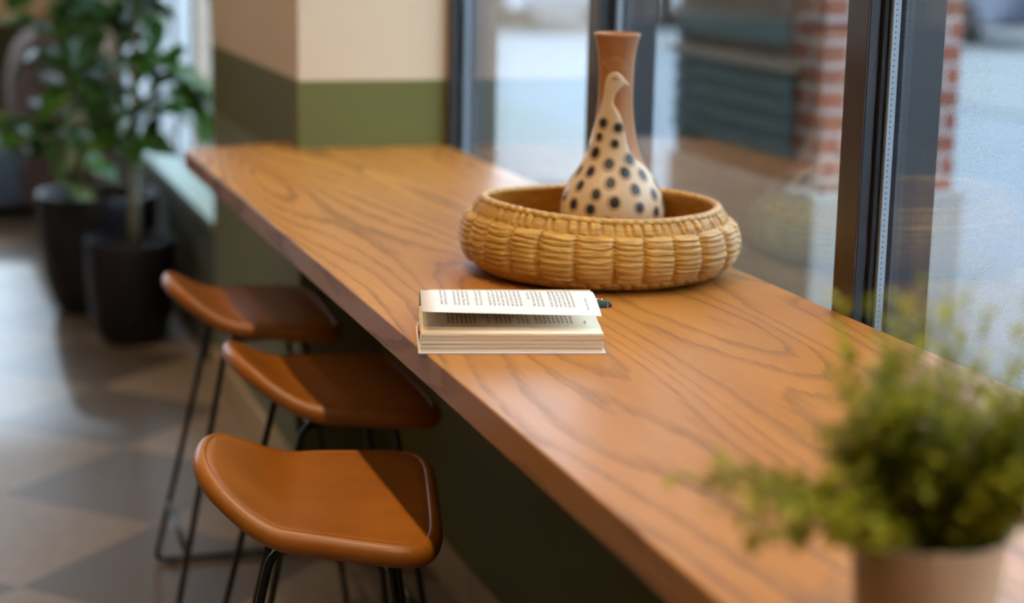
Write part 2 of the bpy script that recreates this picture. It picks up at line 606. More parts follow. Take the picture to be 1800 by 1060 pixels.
# glazed return of the bay, facing the room
e = empty('window_8'); e['kind'] = 'structure'
b = MB(); b.box(.93, 1.25, 8.41, 8.416, 0, 3.1); b.build('pane', M['glass'], e, smooth=False)
b = MB(); b.add([(.931, 8.4165, 0), (1.239, 8.4165, 0), (1.239, 8.4165, 3.1), (.931, 8.4165, 3.1)], [(0, 1, 2, 3)]); b.build('mesh_film', M['film_side'], e, smooth=False)
b = MB(); b.box(.90, .93, 8.36, 8.45, 0, 3.1); b.box(.93, 1.25, 8.38, 8.44, 0, .06); b.build('frame', M['spacer_grey'], e, smooth=False)
b = MB(); b.box(1.045, 1.09, 8.36, 8.45, 0, 3.1); b.build('mullion', M['blackframe'], e, smooth=False)
b = MB(); b.box(1.155, 1.17, 8.38, 8.44, 0, 3.1); b.build('glazing_bar', M['spacer_grey'], e, smooth=False)
b = MB(); b.box(1.24, 1.33, 8.36, 8.45, 0, 3.1); b.build('corner_post', M['blackframe'], e, smooth=False)

# ------------------------------------------------------------------ the counter
cnt = MB()
poly = [(.590, -2.6), (1.2165, -2.6), (1.2165, 4.128), (.853, 4.128), (.853, 4.27), (.590, 4.14)]
cnt.prism(poly, CT - .040, CT)
counter = cnt.build('bar_counter', M['oak'], smooth=False, bevel=.0022, bseg=3)
tag(counter, 'long oak window counter top with visible wood grain', 'counter')

# ------------------------------------------------------------------ stools
def seat_outline(n=120):
    """plan outline of the seat: u forward, v sideways"""
    pts = []
    N = 720
    raw = []
    for i in range(N):
        a = 2 * PI * i / N
        c, s = math.cos(a), math.sin(a)
        if c >= 0:
            e = 5.4
            r = 1 / ((abs(c) / .169) ** e + (abs(s) / .231) ** e) ** (1 / e)
        else:
            e = 2.5
            r = 1 / ((abs(c) / .175) ** e + (abs(s) / .231) ** e) ** (1 / e)
        u = r * c
        raw.append((u, r * s * (1 + .15 * (max(-.12, min(.15, u)) / .15 - .8))))
    # resample by arc length
    L = [0]
    for i in range(N):
        p, q = raw[i], raw[(i + 1) % N]
        L.append(L[-1] + math.hypot(q[0] - p[0], q[1] - p[1]))
    j = 0
    for k in range(n):
        t = L[-1] * k / n
        while L[j + 1] < t: j += 1
        f = (t - L[j]) / (L[j + 1] - L[j])
        p, q = raw[j], raw[(j + 1) % N]
        pts.append((p[0] + (q[0] - p[0]) * f, p[1] + (q[1] - p[1]) * f))
    return pts


def sstep(x):
    x = max(0, min(1, x))
    return x * x * (3 - 2 * x)


def seat_z(u, v):
    z = .6125
    z += .106 * sstep((-.030 - u) / .205) * (1 - .10 * (v / .2) ** 2)
    z -= .003 * sstep((u - .08) / .08)
    z += .012 * (v / .2) ** 2 * sstep((.12 - u) / .2)
    return z


SEAT_T = .032


def make_stool():
    root = empty('counter_stool')
    out = seat_outline()
    n = len(out)
    nrm = []
    for i in range(n):
        p, q = Vector(out[i - 1]), Vector(out[(i + 1) % n])
        t = (q - p).normalized()
        nrm.append((t.y, -t.x))
    vs, fs = [], []
    rings = []

    def ring(fn):
        b0 = len(vs)
        for i in range(n):
            vs.append(fn(i))
        rings.append(b0)
    inset = .021

    def inner(i, d):
        return (out[i][0] - nrm[i][0] * d, out[i][1] - nrm[i][1] * d)
    for t in [.04] + [k / 16 for k in range(1, 17)]:
        def fn(i, t=t):
            x, y = inner(i, inset)
            u, v = x * t, y * t
            return (u, v, seat_z(u, v))
        ring(fn)
    # a shallow crease, then the rounded roll of the edge
    for d, dz in ((inset - .002, -.0012), (inset - .004, -.0002)):
        def fn(i, d=d, dz=dz):
            u, v = inner(i, d)
            return (u, v, seat_z(u, v) + dz)
        ring(fn)
    R = SEAT_T / 2
    for k in range(11):
        a = PI / 2 - PI * k / 10
        def fn(i, a=a):
            u, v = inner(i, R * (1 - math.cos(a)) + (.0012 if False else 0))
            u0, v0 = inner(i, R)
            return (u, v, seat_z(u0, v0) - R + R * math.sin(a) + .0012 * max(0, math.sin(a)))
        ring(fn)
    for t in (.8, .5, .2, .04):
        def fn(i, t=t):
            x, y = inner(i, inset)
            u, v = x * t, y * t
            return (u, v, seat_z(u, v) - SEAT_T)
        ring(fn)
    for a, b2 in zip(rings, rings[1:]):
        for i in range(n):
            j = (i + 1) % n
            fs.append((a + i, b2 + i, b2 + j, a + j))
    fs.append(tuple(rings[0] + i for i in range(n)))
    fs.append(tuple(rings[-1] + i for i in range(n - 1, -1, -1)))
    m = MB(); m.add(vs, fs)
    m.build('seat', M['leather'], root, smooth=True, angle=75)
    r = .0062
    TU0, TU1, TV = -.062, .095, .118
    BU0, BU1, BV = -.185, .170, .190
    ztop = .575
    rad = .035
    for s in (1, -1):
        tb, tf = Vector((TU0, TV * s, ztop)), Vector((TU1, TV * s, ztop))
        bb, bf = Vector((BU0, BV * s, .0075)), Vector((BU1, BV * s, .0075))
        m = MB(); m.tube(fillet([tb.lerp(tf, .42), tb, tb.lerp(bb, .93)], rad), r); m.build('leg', M['blackmetal'], root, angle=180)
        m = MB(); m.tube(fillet([tf.lerp(tb, .42), tf, tf.lerp(bf, .93)], rad), r); m.build('leg', M['blackmetal'], root, angle=180)
        m = MB(); m.tube(fillet([tb.lerp(bb, .92), bb, bf, tf.lerp(bf, .92)], rad), r); m.build('runner', M['blackmetal'], root, angle=180)
        m = MB(); m.tube([tb.lerp(tf, .38), tb.lerp(tf, .62)], r); m.build('seat_rail', M['blackmetal'], root, angle=180)
    for f, (t0, b0) in ((.76, (TU0, BU0)), (.62, (TU1, BU1))):
        u = t0 + (b0 - t0) * f
        v = TV + (BV - TV) * f
        z = ztop + (.0075 - ztop) * f
        m = MB(); m.tube([(u, -v, z), (u, v, z)], r); m.build('footrest', M['blackmetal'], root, angle=180)
    for u in (-.04, .06):                                   # plates that carry the seat
        m = MB()
        zt = seat_z(u, 0) - SEAT_T
        m.box(u - .014, u + .014, -.124, .124, ztop - .003, ztop + .009)
        m.build('seat_bracket', M['blackmetal'], root, smooth=False)
    return root


def copy_tree(o, parent=None):
    c = o.copy()
    COL.objects.link(c)
    c.parent = parent
    for ch in list(o.children):
        copy_tree(ch, c)
    return c


stool = make_stool()
poses = [(.5189, 2.3724, -13.9, 'tan leather counter stool turned askew, nearest of the row, its seat lit halfway'),
         (.6605, 2.9788, -0.6, 'tan leather counter stool between the other two, seat tucked under the counter'),
         (.6437, 3.6278, -1.6, 'tan leather counter stool at the row end by the potted trees')]
for i, (x, y, a, lab) in enumerate(poses):
    o = stool if i == 0 else copy_tree(stool)
    o.location = (x, y, 0)
    o.rotation_euler = (0, 0, math.radians(a))
    tag(o, lab, 'stool', 'tan leather stools along the window counter')

# ------------------------------------------------------------------ basket
BX, BY = 1.0, 2.553


def build_basket():
    root = empty('woven_basket', (BX, BY, CT))
    tag(root, 'round shallow woven seagrass basket on the counter, holding the vase', 'basket')
    rnd = random.Random(5)
    NP = 23
    ed = [0]
    for i in range(NP): ed.append(ed[-1] + rnd.uniform(.8, 1.2))
    ed = np.array(ed) / ed[-1]
    NT_, NZ = 1100, 120
    th = np.arange(NT_) / NT_
    t = np.linspace(0, 1, NZ)
    pi_ = np.clip(np.searchsorted(ed, th, side='right') - 1, 0, NP - 1)
    f = (th - ed[pi_]) / (ed[pi_ + 1] - ed[pi_])
    # outer profile
    pt = np.array([0, .06, .16, .30, .45, .60, .75, .88, 1.0])
    pr = np.array([.168, .184, .196, .205, .2085, .2065, .2005, .192, .1835])
    r0 = np.interp(t, pt, pr)
    H = .104
    T, TH = np.meshgrid(t, th, indexing='ij')
    F = np.broadcast_to(f, T.shape); P = np.broadcast_to(pi_, T.shape)
    ph = np.array([rnd.uniform(0, 1) for _ in range(NP)])[P]
    nr = np.array([rnd.choice((10, 11, 12)) for _ in range(NP)])[P]
    mid = np.clip((T - .15) / .03, 0, 1) * np.clip((.80 - T) / .03, 0, 1)
    pillow = (1 - np.abs(2 * F - 1) ** 3.5)
    seed = P * 1.7
    warp = .25 * np.sin(2 * PI * (T * 1.7 + ph * 5)) + .10 * np.sin(2 * PI * (F * .5 + ph * 3)) + .06 * np.sin(2 * PI * (F * 1.3 + T * 5 + ph * 9))
    s1 = np.abs(np.sin(PI * (T * nr * 1.15 + ph + warp))) ** .55
    s2 = np.abs(np.sin(PI * (T * nr * 2.6 + ph * 2 + 2 * warp + .08 * np.sin(2 * PI * F * 2 + seed)))) ** .6
    d = mid * (-.0016 + .0076 * pillow + (.0036 * s1 + .0014 * s2) * np.clip(pillow * 1.4, 0, 1))
    # twisted cord in the seams
    seam = np.exp(-((np.minimum(F, 1 - F)) / .05) ** 2)
    d += mid * seam * .0016 * np.sin(2 * PI * T * 19 + F * 6)
    # rows of short upright knots at the top and at the foot
    top = np.clip((T - .80) / .03, 0, 1)
    bot = np.clip((.15 - T) / .03, 0, 1)
    g1 = .33 + .08 * np.sin(seed * 3.1); g2 = .66 + .08 * np.sin(seed * 5.3)
    kn = 1 - np.exp(-((F - g1) / .05) ** 2) - .85 * np.exp(-((F - g2) / .05) ** 2) - .9 * np.exp(-(np.minimum(F, 1 - F) / .05) ** 2)
    kn = kn * (.8 + .25 * np.sin(seed * 2 + np.floor(F * 3) * 2.2))
    kn2 = np.abs(np.sin(PI * (F * 2.5 + T * 3))) ** .6
    arch = np.sin(PI * np.clip((T - .79) / .21, 0, 1)) ** .5
    d += top * (.0066 * kn * arch - .0022) + bot * (.0055 * kn2 * np.clip(T / .03, 0, 1))
    rng = np.random.default_rng(3)
    d += rng.normal(0, .00022, d.shape)
    RR = r0[:, None] + d
    lift = .010 * np.clip(-np.cos(2 * PI * TH - math.radians(5)), 0, 1) ** 2      # the left of the rim stands a little higher
    Z = T * (H + lift) + .001
    A = 2 * PI * TH
    X, Y = RR * np.cos(A), RR * np.sin(A)
    vs = list(zip(X.ravel(), Y.ravel(), Z.ravel()))
    fs = []
    uv = []
    for i in range(NZ - 1):
        for k in range(NT_):
            k2 = (k + 1) % NT_
            fs.append((i * NT_ + k, i * NT_ + k2, (i + 1) * NT_ + k2, (i + 1) * NT_ + k))
    uvs = [(TH.ravel()[i], T.ravel()[i]) for i in range(len(vs))]
    # inner wall and floor of the basket
    NI = 240
    ti = np.linspace(1, 0, 36)
    base = len(vs)
    for tt in ti:
        rr = np.interp(tt, pt, pr) - .011
        for k in range(NI):
            a = 2 * PI * k / NI
            lf = .010 * max(0, -math.cos(a - math.radians(5))) ** 2
            q = .0012 * abs(math.sin(PI * tt * 12)) + .0015 * abs(math.sin(a * NP / 2))
            vs.append(((rr - q) * math.cos(a), (rr - q) * math.sin(a), max(.008, tt * (H + lf))))
            uvs.append((k / NI, tt))
    for i in range(len(ti) - 1):
        for k in range(NI):
            k2 = (k + 1) % NI
            fs.append((base + i * NI + k, base + i * NI + k2, base + (i + 1) * NI + k2, base + (i + 1) * NI + k))
    b2 = base + (len(ti) - 1) * NI
    c0 = len(vs); vs.append((0, 0, .008)); uvs.append((.5, .5))
    for k in range(NI): fs.append((b2 + k, b2 + (k + 1) % NI, c0))
    c1 = len(vs); vs.append((0, 0, .001)); uvs.append((.5, .5))
    for k in range(NT_): fs.append(((k + 1) % NT_, k, c1))
    m = MB(); m.add(vs, fs)
    o = m.build('woven_wall', M['straw'], root, angle=180)
    lay = o.data.uv_layers.new(name='UVMap')
    li = np.empty(len(o.data.loops), dtype=np.int32)
    o.data.loops.foreach_get('vertex_index', li)
    lay.data.foreach_set('uv', np.array(uvs)[li].ravel())
    # the rim: a coil wrapped with straw
    NR, NS = 900, 12
    vs, fs, uvs = [], [], []
    for k in range(NR):
        a = 2 * PI * k / NR
        wrap = abs(math.sin(a * 75 / 2))
        lf = .010 * max(0, -math.cos(a - math.radians(5))) ** 2
        for j in range(NS):
            q = 2 * PI * j / NS
            rr = .0062 + .0012 * abs(math.sin(a * 75 / 2 + q * .5))
            R_ = .1805 + rr * 1.0 * math.cos(q)
            vs.append((R_ * math.cos(a), R_ * math.sin(a), H + lf - .001 + rr * .85 * math.sin(q)))
            uvs.append((k / NR * 3, j / NS * .2))
    for k in range(NR):
        for j in range(NS):
            k2, j2 = (k + 1) % NR, (j + 1) % NS
            fs.append((k * NS + j, k2 * NS + j, k2 * NS + j2, k * NS + j2))
    m = MB(); m.add(vs, fs)
    o = m.build('rim', M['straw_rim'], root, angle=180)
    lay = o.data.uv_layers.new(name='UVMap')
    li = np.empty(len(o.data.loops), dtype=np.int32)
    o.data.loops.foreach_get('vertex_index', li)
    lay.data.foreach_set('uv', np.array(uvs)[li].ravel())


build_basket()

# ------------------------------------------------------------------ vase
VX, VY = 1.0548, 2.640
VPROF = [(.0500, .0), (.0575, .008), (.0640, .0185), (.0725, .032), (.0785, .0457), (.0812, .0595), (.0815, .0752), (.0785, .0909), (.0728, .1065), (.0636, .1221), (.0540, .1376),
         (.0462, .1513), (.0400, .1686), (.0359, .1831), (.0325, .1995), (.0298, .2193), (.0279, .2418), (.0274, .2600), (.0276, .2777), (.0282, .3001), (.0296, .3179), (.0320, .3312), (.0342, .3400)]
VZ = np.array([z for r, z in VPROF]); VR = np.array([r for r, z in VPROF])


def smooth_prof():
    # resample the profile with a spline through the measured radii
    zz = np.linspace(VZ[0], VZ[-1], 120)
    rr = np.interp(zz, VZ, VR)
    for _ in range(6):
        rr[1:-1] = .25 * rr[:-2] + .5 * rr[1:-1] + .25 * rr[2:]
    return zz, rr


SZ, SR = smooth_prof()


def vrad(z): return float(np.interp(z, SZ, SR))


def build_vase():
    root = empty('bird_vase', (VX, VY, CT + .009))
    tag(root, 'tall terracotta vase with a cream spotted bird on it, standing in the basket', 'vase')
    m = MB()
    prof = list(zip(SR, SZ))
    prof += [(.0362, .3455), (.0366, .3485), (.0358, .3508), (.0340, .3512), (.0322, .3495), (.0300, .3380), (.0262, .3150), (.0240, .28), (.0240, .22), (.030, .18), (.06, .09), (.055, .02), (.01, .012)]
    m.lathe(prof, 128)
    m.build('body', M['terracotta'], root, angle=180)
    phi0 = math.atan2(-VY, -VX)
    head = [(-1.267, 0.2133), (-1.168, 0.2184), (-0.957, 0.2322), (-0.814, 0.246), (-0.719, 0.2596), (-0.66, 0.2748), (-0.568, 0.283), (-0.393, 0.29), (-0.25, .2929), (-0.116, 0.2938), (.04, .2935), (0.174, 0.2918),
            (0.397, 0.2856), (0.589, 0.2785), (0.80, .2752), (0.962, 0.2721), (0.96, 0.2703), (0.9, 0.2692), (.68, .2702), (0.469, 0.2709), (.36, .2688), (0.274, 0.2652), (.14, .262), (0.034, 0.2583), (-.03, .2548), (-0.07, 0.2508), (-0.077, 0.2419), (.02, .2370),
            (0.142, 0.2323), (0.348, 0.2226), (0.47, 0.211), (0.549, 0.1986), (0.574, 0.1854), (0.656, 0.1687), (0.845, 0.1578), (1.122, 0.1501), (1.40, 0.1401), (1.70, .128), (2.0, .105), (2.15, .07), (2.15, .004),
            (-2.3, .004), (-2.3, .08), (-2.15, .13), (-1.9, .165), (-1.6, .195)]
    poly = [(p * .05, z) for p, z in head]
    # densify outline
    dense = []
    for i in range(len(poly)):
        a, c = Vector(poly[i]), Vector(poly[(i + 1) % len(poly)])
        k = max(1, int((c - a).length / .003))
        for j in range(k): dense.append(a.lerp(c, j / k))
    for _ in range(2):      # soften corners a little
        dense = [dense[i] if abs(dense[i].x) > .107 or dense[i].y < .006 else (dense[i - 1] + 2 * dense[i] + dense[(i + 1) % len(dense)]) / 4 for i in range(len(dense))]
    D = np.array([(p.x, p.y) for p in dense])

    def inside(x, y):
        c = False
        n = len(D)
        x0, y0 = D[:, 0], D[:, 1]
        x1, y1 = np.roll(x0, -1), np.roll(y0, -1)
        cond = ((y0 > y) != (y1 > y))
        with np.errstate(divide='ignore', invalid='ignore'):
            xi = (x1 - x0) * (y - y0) / (y1 - y0) + x0
        return bool(np.sum(cond & (x < xi)) % 2)

    def dist(x, y):
        return float(np.min(np.hypot(D[:, 0] - x, D[:, 1] - y)))
    pts = [Vector(p) for p in D]
    n0 = len(pts)
    y = .006
    row = 0
    while y < .295:
        x = -.116 + (.0015 if row % 2 else 0)
        while x < .109:
            if inside(x, y) and dist(x, y) > .0017:
                pts.append(Vector((x, y)))
            x += .003
        y += .003; row += 1
    V, E, F, *_ = delaunay_2d_cdt(pts, [], [list(range(n0))], 1, 1e-7)
    vs = []
    for p in V:
        a = phi0 + p.x / .05
        r = vrad(p.y)
        dd = dist(p.x, p.y)
        off = -.0008 + .0028 * math.sqrt(max(0, min(1, dd / .0045)))
        r += off
        vs.append((r * math.cos(a), r * math.sin(a), p.y))
    fs = []
    for f in F:
        a, c, e = (V[i] for i in f[:3])
        cr = (c.x - a.x) * (e.y - a.y) - (c.y - a.y) * (e.x - a.x)
        fs.append(tuple(f) if cr > 0 else tuple(reversed(f)))
    m = MB(); m.add(vs, fs)
    bird = m.build('bird', M['slip'], root, angle=180)
    # painted spots
    sp = [(-0.582, 0.2111), (0.166, 0.2047), (-0.703, 0.189), (0.019, 0.1801), (-0.742, 0.1649), (0.558, 0.1564), (-0.143, 0.1492), (-0.684, 0.1363), (0.332, 0.1373), (0.895, 0.1322), (-0.067, 0.1219),
          (-0.83, 0.1143), (0.517, 0.1119), (-0.351, 0.104), (1.019, 0.1019), (-0.848, 0.0852), (0.034, 0.0932), (-0.431, 0.0807), (0.552, 0.0843), (0.988, 0.0752), (-1.25, .095), (-1.2, .135), (-1.35, .17), (-1.6, .12), (1.4, .085), (1.45, .115),
          (-.1, .062), (.38, .055), (-.75, .05), (.85, .045), (-1.2, .058), (1.3, .05), (-1.7, .08)]
    rr = random.Random(2)

    def disc(mb, ph, z, ra, rb, off, mi):
        N, K = 20, 3
        r = vrad(z)
        vs = [None]
        for k in range(K + 1):
            for i in range(N):
                q = 2 * PI * i / N
                zz = z + rb * math.sin(q) * k / K
                aa = phi0 + ph + (ra * math.cos(q) * k / K) / r
                R_ = vrad(zz) + off * (1 if k < K else .96)
                vs.append((R_ * math.cos(aa), R_ * math.sin(aa), zz))
        R_ = r + off
        vs[0] = (R_ * math.cos(phi0 + ph), R_ * math.sin(phi0 + ph), z)
        fs = [(0, 1 + N + i, 1 + N + (i + 1) % N) for i in range(N)]
        for k in range(1, K):
            for i in range(N):
                j = (i + 1) % N
                a, c = 1 + k * N, 1 + (k + 1) * N
                fs.append((a + i, c + i, c + j, a + j))
        mb.add(vs, fs, mi)
    m = MB()
    for ph, z in sp:
        s = rr.uniform(1.0, 1.2) * (1.0 if z < .17 else .86)
        disc(m, ph, z, .0102 * s, .0106 * s, .00235, 0)
        disc(m, ph + .0004 / .05, z + .0008, .0061 * s, .0069 * s, .00255, 1)
    m.build('painted_spots', [M['halo'], M['dot']], bird, angle=180)
    m = MB(); disc(m, -.05, .2812, .0052, .0018, .0026, 0)
    m.build('eye', M['gold'], bird, angle=180)
    # crest: fine raised strokes ending in small loops
    tips = [(-0.743, 0.3053), (-0.546, 0.3095), (-0.34, 0.3115), (-0.18, 0.3127), (-0.024, 0.3125), (0.132, 0.3112), (0.264, 0.3082), (0.403, 0.3042), (0.557, 0.2996)]
    m = MB()

    def P(ph, z, off=.0004):
        a = phi0 + ph; r = vrad(z) + off
        return (r * math.cos(a), r * math.sin(a), z)
    for i, (ph, z) in enumerate(tips):
        b0 = (-.30 + .05 * i, .2925)
        line = [P(b0[0] + (ph - b0[0]) * t, b0[1] + (z - b0[1]) * t) for t in (0, .25, .5, .75, .9)]
        m.tube(line, .00045, 6)
        ring = []
        for k in range(14):
            q = 2 * PI * k / 14
            ring.append(P(ph + .0026 * math.cos(q) / .028, z + .0026 * math.sin(q)))
        m.tube(ring, .0004, 6, closed=True)
    m.build('crest', M['crest'], bird, angle=180)


build_vase()

# ------------------------------------------------------------------ book and pen
BA = Vector((.580, 2.083, CT))
LD = Vector((.9703, -.2419, 0)).normalized()
WD = Vector((.2419, .9703, 0)).normalized()
BL = .2346
ANG = math.atan2(LD.y, LD.x)


def resample(sec, n):
    sec = [Vector(p) for p in sec]
    # Catmull-Rom through the section
    out = []
    for i in range(len(sec) - 1):
        p0 = sec[max(i - 1, 0)]; p1 = sec[i]; p2 = sec[i + 1]; p3 = sec[min(i + 2, len(sec) - 1)]
        for k in range(12):
            t = k / 12
            out.append(.5 * ((2 * p1) + (p2 - p0) * t + (2 * p0 - 5 * p1 + 4 * p2 - p3) * t * t + (3 * p1 - p0 - 3 * p2 + p3) * t ** 3))
    out.append(sec[-1])
    L = [0]
    for a, c in zip(out, out[1:]): L.append(L[-1] + (c - a).length)
    res = []
    for k in range(n + 1):
        s = L[-1] * k / n
        j = max(0, min(len(out) - 2, int(np.searchsorted(L, s)) - 1))
        f = (s - L[j]) / max(1e-9, L[j + 1] - L[j])
        res.append(out[j].lerp(out[j + 1], f))
    return res, L[-1]


# cross sections (w, z) measured from the gutter outwards
LIFT, LIFT_S = resample([(.152, .029), (.1500, .0405), (.1420, .0495), (.1270, .0550), (.1050, .0572), (.0760, .0560), (.0450, .0528), (.0215, .0493)], 60)
LOW, LOW_S = resample([(.152, .0235), (.1450, .0290), (.1250, .0305), (.0850, .0290), (.0400, .0262), (.0050, .0243)], 60)
PL = .2275       # page length


def sec_at(sec, S, s):
    x = max(0, min(.9999, s / S)) * (len(sec) - 1)
    i = int(x); f = x - i
    return sec[i].lerp(sec[i + 1], f)


def lift_pt(l, s, up=0.0):
    p = sec_at(LIFT, LIFT_S, s)
    f = s / LIFT_S
    t = l / BL
    w = p.x - .0045 * t * f
    z = p.y - .0045 * t * f + up
    return (l, w, z)


def low_pt(l, s, up=0.0):
    p = sec_at(LOW, LOW_S, s)
    return (l, p.x, p.y + up)


LINES_UP = ["The Slow Tide House", "", "", "had gone down to the water and waited", "for the ferry that she knew was late, and", "nobody on the pier had seen it come in", "or cared to ask. There was a wind", "from the north, the sort that lifts the hats",
            "of men who sit too long. So she sat.", "", "In the morning the light was thin", "and the bread was still warm on the", "sill. He said it was only the baker's boy,", "but he was wrong.", "", "They walked home along the old wall,", "past the lamp and the gate, and she told",
            "him about the winter she had spent in the", "hills, how the snow came up to the door", "and how her father had dug a tunnel out", "of it with a spoon and a pan. Then,", "because it was late, they were quiet", "and went in by the side door.", "", "A letter had come. It lay on the mat,", "white as salt, and it had no stamp at all.",
            "", "She read it twice and put it away", "in the drawer with the others. Then she", "opened the window to hear the sea,", "and found it had gone quite still.", "", "It was the year of the long frost,", "when the mill wheel stood for a month."]
LINES_LOW = ["House", "", "", "and then he asked if she would", "go with him, for a year or two", "to the place by the sea where a", "painter had once lived and died", "of nothing more than damp.", "She laughed and said no, and", "he went on and packed his bag.", "The train was an hour late", "and full of soldiers, so",
             "", "he stood by the door and read", "the same page over and over", "until it was too dark to see", "and the lamps were lit.", "At the border they took his", "papers, perhaps to keep, and", "gave him a slip of paper with", "a number and a stamp on it.", "", "Everything was in order.", "He had a new name, and",
             "", "it was, of course, the right one", "for people who must be both", "at once. He thought it a fine", "thing, and wrote to her to say so", "for a well man about town.", "Nobody came for a week, and", "then they all came in one day."]


def text_lines(lines, l0, pitch, s_end, place, name, parent, size, back, maxlen):
    """real letters, bent onto the page"""
    vs, fs = [], []
    dg = None
    for i, tx in enumerate(lines):
        if not tx: continue
        cu = bpy.data.curves.new('line', 'FONT')
        cu.body = tx
        cu.size = size
        cu.resolution_u = 2
        o = bpy.data.objects.new('line', cu)
        COL.objects.link(o)
        bpy.context.view_layer.update()
        dg = bpy.context.evaluated_depsgraph_get()
        me = bpy.data.meshes.new_from_object(o.evaluated_get(dg))
        b0 = len(vs)
        if len(me.vertices):
            wmax = max(v.co.x for v in me.vertices)
            short = len(tx) < 24
            full = s_end - .012
            sc = (full / wmax) if (not short and abs(full / wmax - 1) < .35) else 1.0
            off = s_end - (wmax * sc if not short else full) if not short else (s_end - wmax * .8 - (.035 if i else .0))
            for v in me.vertices:
                vs.append(place(l0 - i * pitch + v.co.y, off + v.co.x * sc, .0006))
            for p in me.polygons:
                fs.append(tuple(b0 + k for k in p.vertices))
        bpy.data.objects.remove(o)
        bpy.data.meshes.remove(me)
        bpy.data.curves.remove(cu)
    m = MB(); m.add(vs, fs)
    return m.build(name, back or M['ink'], parent, smooth=False)


def build_book():
    root = empty('open_book', BA, ANG)
    tag(root, 'open paperback book lying on the counter in front of the basket', 'book')
    # cover: two boards and the spine between
    m = MB()
    m.box(0, BL, 0, .153, 0, .0022); m.box(.002, BL, .153, .166, 0, .0030)
    m.add([(x, y, z) for z in (0, .0022) for x, y in ((.004, .166), (BL, .166), (BL + .018, .308), (.022, .308))], [(0, 3, 2, 1), (4, 5, 6, 7), (0, 1, 5, 4), (1, 2, 6, 5), (2, 3, 7, 6), (3, 0, 4, 7)])
    cov = m.build('cover', M['cover'], root, smooth=False, bevel=.0006)
    # near block of pages, in slightly shifted gatherings
    rnd = random.Random(11)
    K = 13
    top = [low_pt(0, LOW_S * k / 24) for k in range(25)]       # gutter -> fore edge
    m = MB()
    for g in range(K):
        a, c = g / K, (g + 1) / K
        jw = rnd.uniform(-.0010, .0012)
        jl = rnd.uniform(-.0006, .0006)
        tilt = rnd.uniform(-.0005, .0005)
        vs = []
        for l in (.0035 + jl, .0035 + PL + jl):
            for lev in (a, c):
                for p in top:
                    z = .0022 + (p[2] - .0022) * lev - (.0002 if lev == c and g < K - 1 else 0)
                    fr = (1 - (p[1] - .005) / .147)
                    vs.append((l, p[1] - jw * fr, z + (tilt * (l / BL - .5) * fr if lev == c and g < K - 1 else 0)))
        n = 25
        fs = []
        for i in range(n - 1):
            fs.append((i, i + 1, 2 * n + i + 1, 2 * n + i))
            fs.append((n + i, 3 * n + i, 3 * n + i + 1, n + i + 1))
            fs.append((i, n + i, n + i + 1, i + 1))
            fs.append((2 * n + i, 2 * n + i + 1, 3 * n + i + 1, 3 * n + i))
        fs.append((n - 1, 2 * n - 1, 4 * n - 1, 3 * n - 1))
        fs.append((0, 2 * n, 3 * n, n))
        m.add(vs, fs, 0)
    blk = m.build('page_block', M['page_edge'], root, angle=30)
    # its top page
    m = MB()
    N, Q = 48, 2
    vs = [(*low_pt(.0035 + PL * q / Q, LOW_S * k / N, .0004),) for q in range(Q + 1) for k in range(N + 1)]
    fs = [(q * (N + 1) + k, q * (N + 1) + k + 1, (q + 1) * (N + 1) + k + 1, (q + 1) * (N + 1) + k) for q in range(Q) for k in range(N)]
    m.add(vs, [tuple(reversed(f)) for f in fs])
    pg = m.build('lower_page', M['paper_cream'], root, angle=180)
    so = pg.modifiers.new('thick', 'SOLIDIFY'); so.thickness = .0003; so.offset = -1
    t = text_lines(LINES_LOW, .2120, .00560, LOW_S - .047, low_pt_text, 'printed_text', pg, .0056, 0, 0)
    # far half, lying flat behind the lifted page
    m = MB()
    far, S = resample([(.166, .0225), (.175, .0285), (.20, .029), (.25, .024), (.305, .0195)], 24)
    n = len(far)
    vs = []
    for l in (.0035, .0035 + PL):
        vs += [(l + .003 + .12 * (p.x - .166), p.x, .0022) for p in far] + [(l + .003 + .12 * (p.x - .166), p.x, p.y) for p in far]
    fs = []
    for i in range(n - 1):
        fs.append((i, 2 * n + i, 2 * n + i + 1, i + 1))
        fs.append((n + i, n + i + 1, 3 * n + i + 1, 3 * n + i))
        fs.append((i, i + 1, n + i + 1, n + i))
        fs.append((2 * n + i, 3 * n + i, 3 * n + i + 1, 2 * n + i + 1))
    fs.append((n - 1, 3 * n - 1, 4 * n - 1, 2 * n - 1)); fs.append((0, n, 3 * n, 2 * n))
    m.add(vs, fs)
    m.build('far_page_block', M['page_edge'], root, angle=30)
    # the lifted page
    m = MB()
    N, Q = 60, 10
    vs = [lift_pt(.0045 + (PL - .002) * q / Q, LIFT_S * k / N) for q in range(Q + 1) for k in range(N + 1)]
    fs = [(q * (N + 1) + k, (q + 1) * (N + 1) + k, (q + 1) * (N + 1) + k + 1, q * (N + 1) + k + 1) for q in range(Q) for k in range(N)]
    m.add(vs, fs)
    lp = m.build('lifted_page', M['paper_white'], root, angle=180)
    so = lp.modifiers.new('thick', 'SOLIDIFY'); so.thickness = .00035; so.offset = 0
    text_lines(LINES_UP, .2140, .00560, LIFT_S - .026, lift_pt, 'printed_text', lp, .0054, M['ink_pale'], 0)
    # small red mark on the cut edge
    m = MB(); m.box(.0018, .0034, .062, .098, .006, .016)
    m.build('edge_mark', M['coverred'], root, smooth=False)
    return root


def low_pt_text(l, s, up=0.0):
    return low_pt(l, s, up + .0005)


build_book()


